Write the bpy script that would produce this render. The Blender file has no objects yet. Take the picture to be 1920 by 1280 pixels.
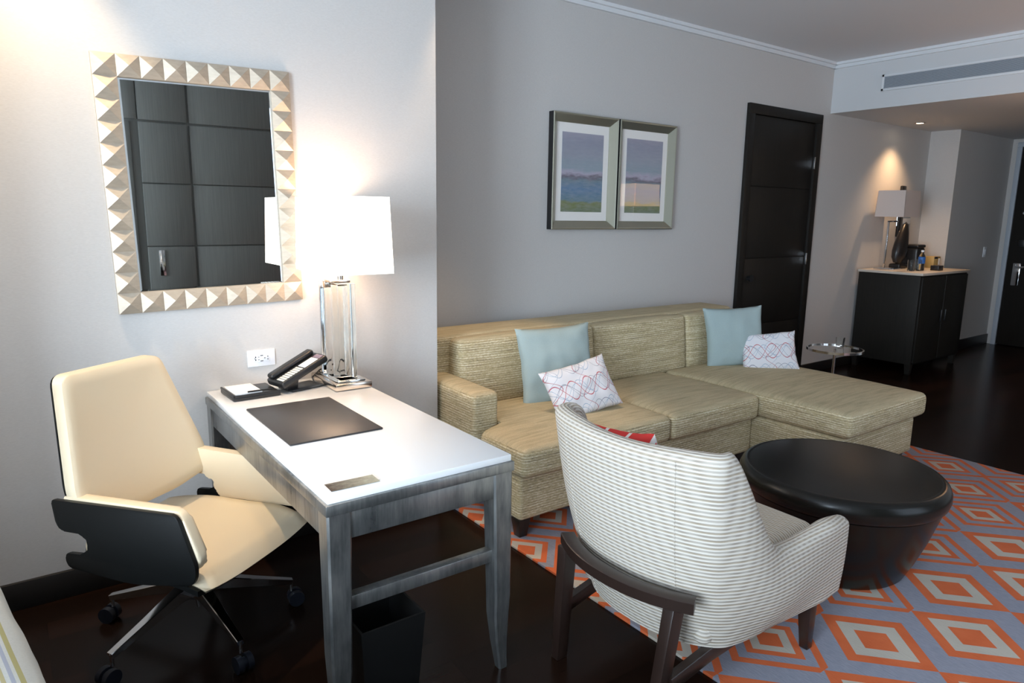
import bpy, bmesh, math, random
from mathutils import Vector, Matrix, noise
random.seed(4)
PI = math.pi
S = bpy.context.scene
COL = S.collection
# ------------------------------------------------------------------ node maths
class V:
    def __init__(s, nt, sock): s.nt, s.s = nt, sock
    def _m(s, op, *o):
        n = s.nt.nodes.new('ShaderNodeMath'); n.operation = op
        for i, x in enumerate((s,) + o):
            if isinstance(x, V): s.nt.links.new(x.s, n.inputs[i])
            else: n.inputs[i].default_value = x
        return V(s.nt, n.outputs[0])
    def __add__(s, o): return s._m('ADD', o)
    def __sub__(s, o): return s._m('SUBTRACT', o)
    def __mul__(s, o): return s._m('MULTIPLY', o)
    def __truediv__(s, o): return s._m('DIVIDE', o)
    def abs(s): return s._m('ABSOLUTE')
    def frac(s): return s._m('FRACT')
    def sin(s): return s._m('SINE')
    def lt(s, o): return s._m('LESS_THAN', o)
    def gt(s, o): return s._m('GREATER_THAN', o)
    def min(s, o): return s._m('MINIMUM', o)
    def max(s, o): return s._m('MAXIMUM', o)
    def pow(s, o): return s._m('POWER', o)

def new_mat(name, color=(.5, .5, .5), rough=.5, metal=0.0, **kw):
    m = bpy.data.materials.new(name); m.use_nodes = True
    nt = m.node_tree; b = nt.nodes['Principled BSDF']
    b.inputs['Base Color'].default_value = (*color, 1)
    b.inputs['Roughness'].default_value = rough
    b.inputs['Metallic'].default_value = metal
    for k, v in kw.items():
        k = k.replace('_', ' ')
        b.inputs[k].default_value = v
    return m
def NT(m): return m.node_tree, m.node_tree.nodes['Principled BSDF']
def coords(nt, kind='Object'):
    tc = nt.nodes.new('ShaderNodeTexCoord'); sp = nt.nodes.new('ShaderNodeSeparateXYZ')
    nt.links.new(tc.outputs[kind], sp.inputs[0])
    return tc.outputs[kind], V(nt, sp.outputs[0]), V(nt, sp.outputs[1]), V(nt, sp.outputs[2])
def comb(nt, x, y, z):
    n = nt.nodes.new('ShaderNodeCombineXYZ')
    for i, q in enumerate((x, y, z)):
        if isinstance(q, V): nt.links.new(q.s, n.inputs[i])
        else: n.inputs[i].default_value = q
    return n.outputs[0]
def noisef(nt, vec, scale=5, detail=2, rough=.5):
    n = nt.nodes.new('ShaderNodeTexNoise'); n.inputs['Scale'].default_value = scale
    n.inputs['Detail'].default_value = detail; n.inputs['Roughness'].default_value = rough
    nt.links.new(vec, n.inputs['Vector']); return V(nt, n.outputs['Fac'])
def mix(nt, f, a, b):
    n = nt.nodes.new('ShaderNodeMix'); n.data_type = 'RGBA'
    if isinstance(f, V): nt.links.new(f.s, n.inputs[0])
    else: n.inputs[0].default_value = f
    for i, c in ((6, a), (7, b)):
        if isinstance(c, tuple): n.inputs[i].default_value = (*c[:3], 1)
        else: nt.links.new(c, n.inputs[i])
    return n.outputs[2]
def ramp(nt, f, stops, interp='LINEAR'):
    n = nt.nodes.new('ShaderNodeValToRGB'); n.color_ramp.interpolation = interp
    e = n.color_ramp.elements
    while len(e) < len(stops): e.new(.5)
    for k, (p, c) in zip(e, stops): k.position = p; k.color = (*c, 1)
    nt.links.new(f.s, n.inputs[0]); return n.outputs[0]
def setc(m, sock): nt, b = NT(m); nt.links.new(sock, b.inputs['Base Color'])
def bump(m, f, strength=.2, dist=.002):
    nt, b = NT(m); n = nt.nodes.new('ShaderNodeBump')
    n.inputs['Strength'].default_value = strength; n.inputs['Distance'].default_value = dist
    nt.links.new(f.s, n.inputs['Height']); nt.links.new(n.outputs[0], b.inputs['Normal'])
def normal_xyz(nt):
    g = nt.nodes.new('ShaderNodeTexCoord'); sp = nt.nodes.new('ShaderNodeSeparateXYZ')
    nt.links.new(g.outputs['Normal'], sp.inputs[0])
    return [V(nt, sp.outputs[i]) for i in range(3)]

M = {}
# wallpaper
m = M['wall'] = new_mat('woven_wallpaper', (.60, .58, .55), .75)
nt, b = NT(m); o, x, y, z = coords(nt)
f = noisef(nt, comb(nt, (x + y) * 60, (x - y) * 60, z * 420), 1, 2)
setc(m, mix(nt, f, (.50, .485, .47), (.60, .585, .565))); bump(m, f, .12, .001)
m = M['paint'] = new_mat('matt_white_paint', (.62, .63, .64), .7)
m = M['ceil'] = new_mat('ceiling_paint', (.74, .75, .77), .8)
m = M['trimw'] = new_mat('white_gloss_trim', (.72, .74, .76), .45)
# floor
m = M['floor'] = new_mat('dark_oak_floor', (.02, .012, .008), .24, Specular_IOR_Level=.14)
nt, b = NT(m); o, x, y, z = coords(nt)
br = nt.nodes.new('ShaderNodeTexBrick'); br.inputs['Scale'].default_value = 1
br.inputs['Brick Width'].default_value = 1.1; br.inputs['Row Height'].default_value = .13
br.inputs['Mortar Size'].default_value = .0015
for k, c in (('Color1', (.008, .0042, .0026, 1)), ('Color2', (.020, .0085, .005, 1)), ('Mortar', (.002, .0015, .001, 1))): br.inputs[k].default_value = c
nt.links.new(o, br.inputs['Vector'])
g = noisef(nt, comb(nt, x * 3, y * 45, z), 1.5, 4)
setc(m, mix(nt, g * .55, br.outputs['Color'], (.006, .003, .002)))
bump(m, g, .05, .001)
# dark wood
def wood(name, c1, c2, rough=.4, axis='z', sc=60):
    m = new_mat(name, c1, rough); nt, b = NT(m); o, x, y, z = coords(nt)
    k = {'z': (x * sc, y * sc, z * 2.5), 'x': (x * 2.5, y * sc, z * sc), 'y': (x * sc, y * 2.5, z * sc)}[axis]
    f = noisef(nt, comb(nt, *k), 1, 4, .6); setc(m, mix(nt, f, c1, c2)); bump(m, f, .1, .001); return m
M['darkwood'] = wood('dark_stained_wood', (.010, .008, .007), (.022, .018, .015), .38)
M['doorwood'] = wood('door_wood', (.008, .007, .006), (.018, .015, .012), .5)
M['cabwood'] = wood('cabinet_wood', (.009, .009, .008), (.024, .021, .017), .5, 'z', 90)
M['robe'] = wood('wardrobe_wood', (.10, .10, .088), (.19, .185, .165), .5, 'z', 110)
M['chairwood'] = wood('espresso_wood', (.016, .009, .007), (.03, .017, .013), .3)
M['base'] = new_mat('baseboard_wood', (.012, .010, .009), .4)
M['drum'] = wood('black_lacquered_drum', (.005, .005, .004), (.010, .009, .007), .27, 'z', 30)
for k_ in ('doorwood', 'cabwood'): M[k_].node_tree.nodes['Principled BSDF'].inputs['Specular IOR Level'].default_value = .25
M['drum'].node_tree.nodes['Principled BSDF'].inputs['Specular IOR Level'].default_value = .32
M['black'] = new_mat('black_plastic', (.012, .012, .013), .35)
M['blackmatt'] = new_mat('black_matt', (.008, .008, .009), .6)
M['key'] = new_mat('phone_keys', (.6, .6, .55), .5)
M['whitepl'] = new_mat('white_plastic', (.82, .84, .88), .35)
M['paper'] = new_mat('paper', (.85, .83, .80), .7)
M['chrome'] = new_mat('chrome', (.75, .76, .78), .09, 1.0)
M['nickel'] = new_mat('warm_nickel', (.70, .62, .54), .16, 1.0)
M['mirror'] = new_mat('mirror_glass', (.80, .82, .82), .01, 1.0)
M['rubber'] = new_mat('caster_rubber', (.01, .012, .018), .4, Specular_IOR_Level=.3)
M['marble'] = new_mat('stone_top', (.62, .55, .47), .3)
M['slabwhite'] = new_mat('white_back_painted_glass', (.86, .87, .88), .16)
M['crystal'] = new_mat('crystal', (.97, .98, .96), .01, IOR=1.14, Transmission_Weight=1.0)
M['glass'] = new_mat('clear_glass', (.97, .98, .97), .01, IOR=1.25, Transmission_Weight=1.0)
m = M['pane'] = bpy.data.materials.new('picture_glass'); m.use_nodes = True; nt = m.node_tree
nt.nodes.clear(); ou = nt.nodes.new('ShaderNodeOutputMaterial'); tr = nt.nodes.new('ShaderNodeBsdfTransparent'); gs = nt.nodes.new('ShaderNodeBsdfGlossy'); gs.inputs['Roughness'].default_value = .02
fr = nt.nodes.new('ShaderNodeFresnel'); fr.inputs['IOR'].default_value = 1.5; mx = nt.nodes.new('ShaderNodeMixShader')
ge = nt.nodes.new('ShaderNodeNewGeometry'); fm = V(nt, fr.outputs[0]) * (V(nt, ge.outputs['Backfacing']) * -1 + 1); nt.links.new(fm.s, mx.inputs[0]); nt.links.new(tr.outputs[0], mx.inputs[1]); nt.links.new(gs.outputs[0], mx.inputs[2]); nt.links.new(mx.outputs[0], ou.inputs[0])
M['blue'] = new_mat('blue_label', (.03, .14, .45), .4)
M['tan'] = new_mat('tan_card', (.45, .32, .12), .6)
M['silver'] = new_mat('silver_grille', (.42, .47, .53), .5)
# brushed burnished metal
m = M['steel'] = new_mat('burnished_metal', (.35, .35, .35), .3, .85)
nt, b = NT(m); o, x, y, z = coords(nt)
f = noisef(nt, comb(nt, x * 14, y * 14, z * 5), 1, 4, .65)
f2 = noisef(nt, comb(nt, x * 90, y * 90, z * 8), 1, 2, .6)
setc(m, ramp(nt, f * .7 + f2 * .3, [(.3, (.14, .15, .155)), (.52, (.30, .305, .30)), (.72, (.44, .43, .41))]))
r_ = f * .25 + .2; nt.links.new(r_.s, b.inputs['Roughness'])
# leather
m = M['leather'] = new_mat('cream_leather', (.71, .595, .42), .40)
nt, b = NT(m); o, x, y, z = coords(nt); f = noisef(nt, o, 420, 2); bump(m, f, .12, .0006)
M['shell'] = new_mat('black_leather_shell', (.004, .0045, .0045), .45, Specular_IOR_Level=.22)
m = M['pad'] = new_mat('black_leather_pad', (.030, .027, .027), .42)
nt, b = NT(m); o, x, y, z = coords(nt); bump(m, noisef(nt, o, 300, 2), .15, .0006)
# mirror frame : silver leaf
m = M['leaf'] = new_mat('champagne_leaf', (.70, .62, .50), .42, .35)
nt, b = NT(m); o, x, y, z = coords(nt)
f = noisef(nt, comb(nt, x * 30, y * 30, z * 90), 1, 3); setc(m, mix(nt, f, (.36, .30, .235), (.54, .46, .36)))
M['champ'] = new_mat('champagne_frame', (.46, .45, .36), .28, .8)
# sofa weave
m = M['sofa'] = new_mat('striped_tweed', (.5, .44, .28), .85)
nt, b = NT(m); o, x, y, z = coords(nt, 'Object'); nx, ny, nz = normal_xyz(nt)
top = nz.abs().gt(.6)
s_ = z * 1.0
wob = noisef(nt, comb(nt, x * 6, y * 6, z * 6), 1, 1) * .006
zz_ = z + wob * .25
side = noisef(nt, comb(nt, x * 5, y * 5, zz_ * 150), 1, 2, .7) * .45 + noisef(nt, comb(nt, x * 70, y * 70, zz_ * 260), 1, 1) * .35 + ((zz_ * (2 * PI / .0125)).sin() * .065 + .10)
topn = noisef(nt, comb(nt, x * 5, (y + wob) * 55, z * 5), 1, 3, .6)
mixf = top * topn + (top * -1 + 1) * side
c1 = ramp(nt, side, [(.34, (.22, .185, .125)), (.43, (.46, .375, .21)), (.53, (.58, .485, .295)), (.62, (.84, .77, .58))])
c2 = ramp(nt, topn, [(.3, (.42, .355, .22)), (.6, (.60, .50, .32))])
wv = noisef(nt, comb(nt, x * 240, y * 240, z * 170), 1, 1)
cc = mix(nt, top, c1, c2); setc(m, mix(nt, (wv - .3) * .9, cc, (.30, .24, .13)))
bump(m, wv + side, .35, .0025)
# armchair fabric : ribbed stripes
def ribbed(name, axis, period, light, dark):
    m = new_mat(name, light, .85); nt, b = NT(m); o, x, y, z = coords(nt)
    q = {'z': z, 'x': x}.get(axis)
    if axis == 'uv':
        un = nt.nodes.new('ShaderNodeUVMap'); sp = nt.nodes.new('ShaderNodeSeparateXYZ'); nt.links.new(un.outputs[0], sp.inputs[0]); q = V(nt, sp.outputs[1])
    w = noisef(nt, comb(nt, x * 8, y * 8, z * 8), 1, 1) * .003
    ph = (q + w) / period
    st = (ph.frac() - .5).abs() * 2
    fac = st.gt(.52)
    mid = ((ph * .5).frac()).gt(.5)
    thread = ((x + y) * 220).sin() * .5 + .5
    dk = mix(nt, thread * .45, dark, light)
    dk2 = mix(nt, mid * .5, dk, (dark[0] * 1.1, dark[1] * 1.02, dark[2] * .85))
    setc(m, mix(nt, fac, dk2, light)); bump(m, st.pow(1.0) , .6, .003)
    return m
M['rib'] = ribbed('ribbed_ivory_stripe', 'uv', .0125, (.64, .59, .52), (.35, .30, .245))
M['ribz'] = ribbed('ribbed_ivory_base', 'z', .0125, (.64, .59, .52), (.35, .30, .245))
M['ribseat'] = ribbed('ribbed_seat_stripe', 'x', .0125, (.72, .66, .56), (.40, .33, .26))
# pillows
m = M['teal'] = new_mat('pale_aqua_linen', (.40, .52, .52), .8)
nt, b = NT(m); o, x, y, z = coords(nt); f = noisef(nt, o, 300, 2); bump(m, f, .2, .001)
setc(m, mix(nt, f, (.31, .395, .395), (.39, .485, .485)))
m = M['red'] = new_mat('red_white_cushion', (.62, .03, .03), .8)
nt, b = NT(m); o, x, y, z = coords(nt)
setc(m, mix(nt, (((x * 1.0 + z * .6) * 9).frac() - .5).abs().lt(.07), (.66, .035, .03), (.8, .75, .72)))
m = M['waves'] = new_mat('intertwined_line_print', (.75, .74, .78), .8)
nt, b = NT(m); o, x, y, z = coords(nt)
col = (.78, .77, .80)
def curve(yy, xx, P, A, k, ph, w):
    c = (xx * k + ph).sin() * A
    c2 = ((yy + c) / P + .5).frac()
    return ((c2 - .5).abs() * P).lt(w)
cur = mix(nt, curve(z, x, .13, .045, 2 * PI / .17, 0.0, .0017), col, (.30, .42, .55))
for (P, A, k, ph, w, c) in [(.13, .045, 2 * PI / .17, PI, .0017, (.35, .37, .42)), (.13, .030, 2 * PI / .17, .6, .0016, (.42, .52, .62)),
                           (.26, .05, 2 * PI / .19, 1.2, .0024, (.50, .05, .06)), (.26, .05, 2 * PI / .19, 1.2 + PI, .0024, (.45, .06, .09)),
                           (.13, .040, 2 * PI / .21, 2.2, .0015, (.22, .20, .28))]:
    cur = mix(nt, curve(z, x, P, A, k, ph, w), cur, c)
for (P, A, k, ph, w, c) in [(.17, .035, 2 * PI / .15, .4, .0015, (.40, .45, .55)), (.17, .035, 2 * PI / .15, .4 + PI, .0018, (.45, .12, .14))]:
    cur = mix(nt, curve(x, z, P, A, k, ph, w), cur, c)
setc(m, cur)
# rug
m = M['rug'] = new_mat('diamond_rug', (.4, .4, .4), .95)
nt, b = NT(m); o, x, y, z = coords(nt)
PX, PY, HW, HH = .62, .42, .190, .212
def latt(cx, cy):
    dx = (((x - cx) / PX + .5).frac() - .5).abs() * PX
    dy = (((y - cy) / PY + .5).frac() - .5).abs() * PY
    return dx / HW + dy / HH
mA, mB = latt(2.40, 1.03), latt(2.711, .838)
isA = mA.lt(mB)
mm = mA.min(mB)
tB = isA * (1.243 - 1.048) + 1.048
typ2 = y.gt(tB)
ORN, CRM, GRY = (.74, .165, .045), (.60, .55, .46), (.36, .365, .42)
n1 = noisef(nt, comb(nt, x * 150, y * 30, z), 1, 3, .7)
n2 = noisef(nt, comb(nt, x * 8, y * 8, z), 1, 3)
gry = mix(nt, n1, (.17, .185, .24), (.35, .34, .385))
orn = mix(nt, n2, (.50, .085, .018), (.70, .165, .055))
crm = mix(nt, n2, (.42, .375, .31), (.52, .47, .40))
a = mix(nt, mm.lt(1.0), gry, orn); a = mix(nt, mm.lt(.715), a, crm); a = mix(nt, mm.lt(.385), a, orn)
c = mix(nt, mm.lt(1.12), gry, orn); c = mix(nt, mm.lt(.92), c, gry); c = mix(nt, mm.lt(.68), c, orn); c = mix(nt, mm.lt(.50), c, crm); c = mix(nt, mm.lt(.28), c, orn)
setc(m, mix(nt, typ2, a, c)); bump(m, n1, .5, .004)
# bed cover
m = M['cover'] = new_mat('striped_coverlet', (.6, .63, .66), .85)
nt, b = NT(m); o, x, y, z = coords(nt)
base = mix(nt, noisef(nt, o, 200, 2), (.34, .38, .39), (.42, .46, .48))
q = x
s1 = mix(nt, ((q + .040).abs()).lt(.005), base, (.27, .27, .13)); s1 = mix(nt, ((q + .056).abs()).lt(.004), s1, (.24, .28, .36))
s1 = mix(nt, ((q + .072).abs()).lt(.004), s1, (.30, .29, .17)); setc(m, s1)
# paintings
def painting(name, seed):
    m = new_mat(name, (.5, .5, .5), .7); nt, b = NT(m); o, x, y, z = coords(nt)
    n = noisef(nt, comb(nt, x * 7 + seed, y, z * 20), 1, 4, .6)
    n2 = noisef(nt, comb(nt, x * 14 + seed * 2, y, z * 60), 1, 3, .7)
    h = z + n * .10 - .05
    c = ramp(nt, (h + .27) / .54, [(.0, (.10, .15, .05)), (.13, (.17, .20, .03)), (.16, (.10, .20, .25)), (.30, (.08, .19, .34)), (.40, (.14, .22, .26)),
        (.455, (.12, .09, .12)), (.50, (.45, .40, .50)), (.56, (.25, .33, .38)), (.72, (.30, .32, .38)), (.9, (.27, .28, .36)), (1, (.34, .32, .40))])
    setc(m, mix(nt, (n2 - .25) * .9, c, (.40, .41, .47))); return m
M['art1'] = painting('seascape_print_one', 1.3); M['art2'] = painting('seascape_print_two', 5.1)
m = M['photo'] = new_mat('card_photo', (.3, .25, .2), .55, Specular_IOR_Level=.2)
nt, b = NT(m); o, x, y, z = coords(nt); f = noisef(nt, comb(nt, x * 40, y * 70, z), 1, 4, .7)
q = (x + .075) / .15
setc(m, mix(nt, (q * .9 + f * 1.1)._m('SUBTRACT', .55), (.04, .025, .02), (.42, .42, .33)))

def emat(name, color, strength):
    m = new_mat(name, color, .6); nt, b = NT(m)
    b.inputs['Emission Color'].default_value = (*color, 1); b.inputs['Emission Strength'].default_value = strength
    return m
M['shade_lit'] = emat('lit_fabric_shade', (1.0, .93, .86), 1.6)
M['shade_off'] = new_mat('pink_linen_shade', (.66, .56, .51), .8)
M['bulb'] = emat('downlight_bulb', (1, .85, .65), 25)
M['spotoff'] = new_mat('downlight_ring', (.5, .42, .36), .3, .6)

# ------------------------------------------------------------------ geometry
class MB:
    def __init__(s): s.bm = bmesh.new()
    def _bev(s, geom, w, seg=2):
        if w > 0:
            es = list({e for v in geom for e in v.link_edges})
            bmesh.ops.bevel(s.bm, geom=es, offset=w, segments=seg, profile=.5, affect='EDGES', clamp_overlap=True)
    def box(s, x0, y0, z0, x1, y1, z1, bev=0, mat=None, seg=2):
        r = bmesh.ops.create_cube(s.bm, size=1); vs = r['verts']
        for v in vs:
            v.co = Vector((x0 + (v.co.x + .5) * (x1 - x0), y0 + (v.co.y + .5) * (y1 - y0), z0 + (v.co.z + .5) * (z1 - z0)))
            if mat: v.co = mat @ v.co
        s._bev(vs, bev, seg); return s
    def hexa(s, p, bev=0, seg=2):   # 8 points : bottom 4 ccw, top 4 ccw
        vs = [s.bm.verts.new(q) for q in p]
        for f in ((3, 2, 1, 0), (4, 5, 6, 7), (0, 1, 5, 4), (1, 2, 6, 5), (2, 3, 7, 6), (3, 0, 4, 7)): s.bm.faces.new([vs[i] for i in f])
        s._bev(vs, bev, seg); return s
    def cyl(s, a, b_, r0, r1=None, n=24):
        a, b_ = Vector(a), Vector(b_); r1 = r0 if r1 is None else r1
        d = (b_ - a); q = d.to_track_quat('Z', 'Y').to_matrix()
        ra = [s.bm.verts.new(a + q @ Vector((r0 * math.cos(2 * PI * i / n), r0 * math.sin(2 * PI * i / n), 0))) for i in range(n)]
        rb = [s.bm.verts.new(b_ + q @ Vector((r1 * math.cos(2 * PI * i / n), r1 * math.sin(2 * PI * i / n), 0))) for i in range(n)]
        for i in range(n): s.bm.faces.new((ra[i], ra[(i + 1) % n], rb[(i + 1) % n], rb[i]))
        s.bm.faces.new(ra[::-1]); s.bm.faces.new(rb); return s
    def lathe(s, prof, c=(0, 0, 0), n=48):   # prof list of (r,z), closed to axis at both ends
        rings = []
        for r, z in prof:
            if r < 1e-6: rings.append([s.bm.verts.new((c[0], c[1], c[2] + z))])
            else: rings.append([s.bm.verts.new((c[0] + r * math.cos(2 * PI * i / n), c[1] + r * math.sin(2 * PI * i / n), c[2] + z)) for i in range(n)])
        for A, B in zip(rings, rings[1:]):
            for i in range(n):
                j = (i + 1) % n
                if len(A) == 1 and len(B) == 1: continue
                if len(A) == 1: s.bm.faces.new((A[0], B[j], B[i]))
                elif len(B) == 1: s.bm.faces.new((A[i], A[j], B[0]))
                else: s.bm.faces.new((A[i], A[j], B[j], B[i]))
        return s
    def tube(s, pts, r, n=10, up=None):
        pts = [Vector(p) for p in pts]; rs = r if isinstance(r, (list, tuple)) else [r] * len(pts)
        rings = []; prev = None
        for i, p in enumerate(pts):
            d = (pts[min(i + 1, len(pts) - 1)] - pts[max(i - 1, 0)]).normalized()
            u = prev if prev is not None else (Vector((0, 0, 1)) if abs(d.z) < .9 else Vector((1, 0, 0)))
            a = d.cross(u).normalized(); b2 = a.cross(d).normalized(); prev = b2
            rings.append([s.bm.verts.new(p + (a * math.cos(2 * PI * k / n) + b2 * math.sin(2 * PI * k / n)) * rs[i]) for k in range(n)])
        for A, B in zip(rings, rings[1:]):
            for k in range(n): s.bm.faces.new((A[k], A[(k + 1) % n], B[(k + 1) % n], B[k]))
        s.bm.faces.new(rings[0][::-1]); s.bm.faces.new(rings[-1]); return s
    def bars(s, pts, w, h):    # rectangular section sweep; w across(horizontal) h vertical (lists ok)
        pts = [Vector(p) for p in pts]; n = len(pts)
        W = w if isinstance(w, list) else [w] * n; H = h if isinstance(h, list) else [h] * n; rings = []
        for i, p in enumerate(pts):
            d = (pts[min(i + 1, n - 1)] - pts[max(i - 1, 0)]).normalized()
            a = d.cross(Vector((0, 0, 1))).normalized(); b2 = a.cross(d).normalized()
            c = []
            for sx, sy in ((-.5, -.43), (-.43, -.5), (.43, -.5), (.5, -.43), (.5, .43), (.43, .5), (-.43, .5), (-.5, .43)):
                c.append(s.bm.verts.new(p + a * W[i] * sx + b2 * H[i] * sy))
            rings.append(c)
        for A, B in zip(rings, rings[1:]):
            for k in range(8): s.bm.faces.new((A[k], A[(k + 1) % 8], B[(k + 1) % 8], B[k]))
        s.bm.faces.new(rings[0][::-1]); s.bm.faces.new(rings[-1]); return s
    def prism(s, poly, thick, fn, bev=0):  # poly 2D list, fn(u,v,w)->Vector ; w in 0..thick
        A = [s.bm.verts.new(fn(u, v, 0)) for u, v in poly]; B = [s.bm.verts.new(fn(u, v, thick)) for u, v in poly]
        n = len(poly)
        for i in range(n): s.bm.faces.new((A[i], A[(i + 1) % n], B[(i + 1) % n], B[i]))
        s.bm.faces.new(A[::-1]); s.bm.faces.new(B)
        if bev:
            es = [e for e in {e for v in A + B for e in v.link_edges} if not ((e.verts[0] in A) != (e.verts[1] in A))]
            bmesh.ops.bevel(s.bm, geom=es, offset=bev, segments=3, profile=.5, affect='EDGES', clamp_overlap=True)
        return s
    def cushion(s, x0, y0, z0, x1, y1, z1, r=.03, crown=(0, 0, .015), n=14, mat=None):
        half = Vector(((x1 - x0) / 2, (y1 - y0) / 2, (z1 - z0) / 2)); c = Vector(((x0 + x1) / 2, (y0 + y1) / 2, (z0 + z1) / 2))
        r = min(r, *half)
        def axis(h):
            k = max(4, int(n)); L = [-h, -h + r * .12, -h + r * .3, -h + r * .6]
            return L + [-h + r + (2 * h - 2 * r) * i / k for i in range(k + 1)] + [h - r * .6, h - r * .3, h - r * .12, h]
        ax = [axis(h) for h in half]
        cache = {}
        def vert(p):
            key = tuple(round(q, 6) for q in p)
            if key in cache: return cache[key]
            q = Vector(p); inner = Vector([max(-h + r, min(h - r, t)) for h, t in zip(half, q)])
            d = q - inner
            if d.length > 1e-9: q2 = inner + d.normalized() * min(r, max(abs(t) for t in d))
            else: q2 = q
            u, v_, w = q2.x / half.x, q2.y / half.y, q2.z / half.z
            f = lambda a_: max(0, 1 - a_ * a_)
            q2.z += crown[2] * (w) * (f(u) * f(v_)) ** .6
            q2.y += crown[1] * v_ * (f(u) * f(w)) ** .6
            q2.x += crown[0] * u * (f(v_) * f(w)) ** .6
            q2 = q2 + c
            if mat: q2 = mat @ q2
            cache[key] = s.bm.verts.new(q2); return cache[key]
        for a in range(3):
            b1, b2 = (a + 1) % 3, (a + 2) % 3
            for sg in (-1, 1):
                for i in range(len(ax[b1]) - 1):
                    for j in range(len(ax[b2]) - 1):
                        P = []
                        for di, dj in ((0, 0), (1, 0), (1, 1), (0, 1)):
                            p = [0, 0, 0]; p[a] = sg * half[a]; p[b1] = ax[b1][i + di]; p[b2] = ax[b2][j + dj]; P.append(vert(p))
                        if sg < 0: P = P[::-1]
                        if len(set(P)) == 4:
                            try: s.bm.faces.new(P)
                            except ValueError: pass
        return s
    def build(s, name, mat, parent=None, smooth=True, angle=40, sub=0, loc=None, rot=None, data=None):
        bmesh.ops.recalc_face_normals(s.bm, faces=s.bm.faces)
        me = bpy.data.meshes.new(name); s.bm.to_mesh(me); s.bm.free()
        mats = mat if isinstance(mat, list) else [mat]
        for q in mats: me.materials.append(q)
        if smooth:
            for p in me.polygons: p.use_smooth = True
            me.set_sharp_from_angle(angle=math.radians(angle))
        o = bpy.data.objects.new(name, me); COL.objects.link(o)
        if parent: o.parent = parent
        if loc: o.location = loc
        if rot: o.rotation_euler = rot
        if sub:
            md = o.modifiers.new('subdivision', 'SUBSURF'); md.levels = sub; md.render_levels = sub
        return o
def tag(o, label=None, cat=None, group=None, kind=None):
    if label: o['label'] = label
    if cat: o['category'] = cat
    if group: o['group'] = group
    if kind: o['kind'] = kind
    return o
def thing(name, loc, label, cat, rz=0, group=None):
    o = bpy.data.objects.new(name, None); o.empty_display_size = .1; COL.objects.link(o)
    o.location = loc; o.rotation_euler = (0, 0, rz); return tag(o, label, cat, group)
def struct(name, mb, mat, label=None, parent=None, cat=None, **kw):
    o = mb.build(name, mat, parent, **kw)
    if not parent: tag(o, label, cat, None, 'structure')
    return o
def copy_tree(o, parent=None):
    c = o.copy(); COL.objects.link(c); c.parent = parent
    for ch in list(o.children): copy_tree(ch, c)
    return c

# ------------------------------------------------------------------ the room
WY, SY, CZ, SZ = 3.03, 3.66, 2.90, 2.46     # desk wall, sofa wall, ceiling, soffit
struct('floor', MB().box(-3.0, -1.42, -.1, 10.0, 3.9, 0), M['floor'], 'dark brown glossy wood plank floor of the suite', cat='floor')
struct('ceiling', MB().box(-3.0, -1.42, CZ, 6.32, 3.9, CZ + .1), M['ceil'], 'grey painted ceiling above the sofa', cat='ceiling')
struct('wall_back', MB().box(-3.0, WY, 0, 1.752, WY + .9, CZ), M['wall'], 'pale grey wallpapered wall behind the desk and mirror', cat='wall')
struct('wall_sofa', MB().box(1.752, SY, 0, 5.06, SY + .2, CZ).box(5.06, SY + .1, 0, 6.16, SY + .2, 2.43).box(5.06, SY, 2.43, 6.16, SY + .2, CZ).box(6.16, SY, 0, 8.41, SY + .2, CZ), M['wall'], 'grey wallpapered wall behind the sofa holding two framed pictures', cat='wall')
struct('wall_nook', MB().box(8.38, 3.36, 0, 9.9, SY + .2, SZ), M['wall'], 'projecting wallpapered wall block beside the minibar cabinet', cat='wall')
wl = MB().box(-3.2, -1.42, 0, -3.0, -1.3, CZ).box(-3.2, .55, 0, -3.0, 3.9, CZ).box(-3.2, -1.3, 0, -3.0, .55, .35).box(-3.2, -1.3, 2.65, -3.0, .55, CZ)
struct('wall_left', wl, M['wall'])
struct('wall_front', MB().box(-3.2, -1.6, 0, 2.6, -1.42, CZ).box(4.3, -1.6, 0, 10, -1.42, CZ).box(2.6, -1.6, 0, 4.3, -1.42, .35).box(2.6, -1.6, 2.65, 4.3, -1.42, CZ), M['wall'])
w = MB()
for xx in (2.6, 3.42, 4.24): w.box(xx, -1.54, .35, xx + .06, -1.46, 2.65)
w.box(2.6, -1.54, .35, 4.3, -1.46, .41).box(2.6, -1.54, 2.59, 4.3, -1.46, 2.65)
struct('fill_window', w, M['trimw'])  # unseen window added in the front wall as an opening for fill light
struct('wall_right', MB().box(7.2, -1.42, 0, 7.4, 1.5, SZ).box(7.4, 1.3, 0, 9.9, 1.5, SZ), M['wall'])
struct('wall_entry', MB().box(10.0, 1.3, 0, 10.1, 3.9, CZ).box(9.84, 3.30, 0, 10.0, 3.9, SZ).box(9.84, 1.3, 0, 10.0, 2.28, SZ).box(9.84, 2.28, 2.42, 10, 3.30, SZ), M['wall'])
# soffit : lowered ceiling with a light face
struct('ceiling_soffit', MB().box(6.32, -1.42, SZ, 10.0, 3.86, CZ + .1), M['paint'], 'lowered ceiling over the entry passage with a pale painted face', cat='ceiling')
# window
w = MB()
for yy in (-1.3, -.4, .49): w.box(-3.14, yy, .35, -3.06, yy + .06, 2.65)
w.box(-3.14, -1.3, .35, -3.06, .55, .41).box(-3.14, -1.3, 2.59, -3.06, .55, 2.65)
struct('window_1', w, M['trimw'])
struct('shade_blocker', MB().box(-.56, 2.34, 0, -.46, WY, CZ), M['wall'])  # unseen pier added to keep window light off the left of the desk wall
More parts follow.
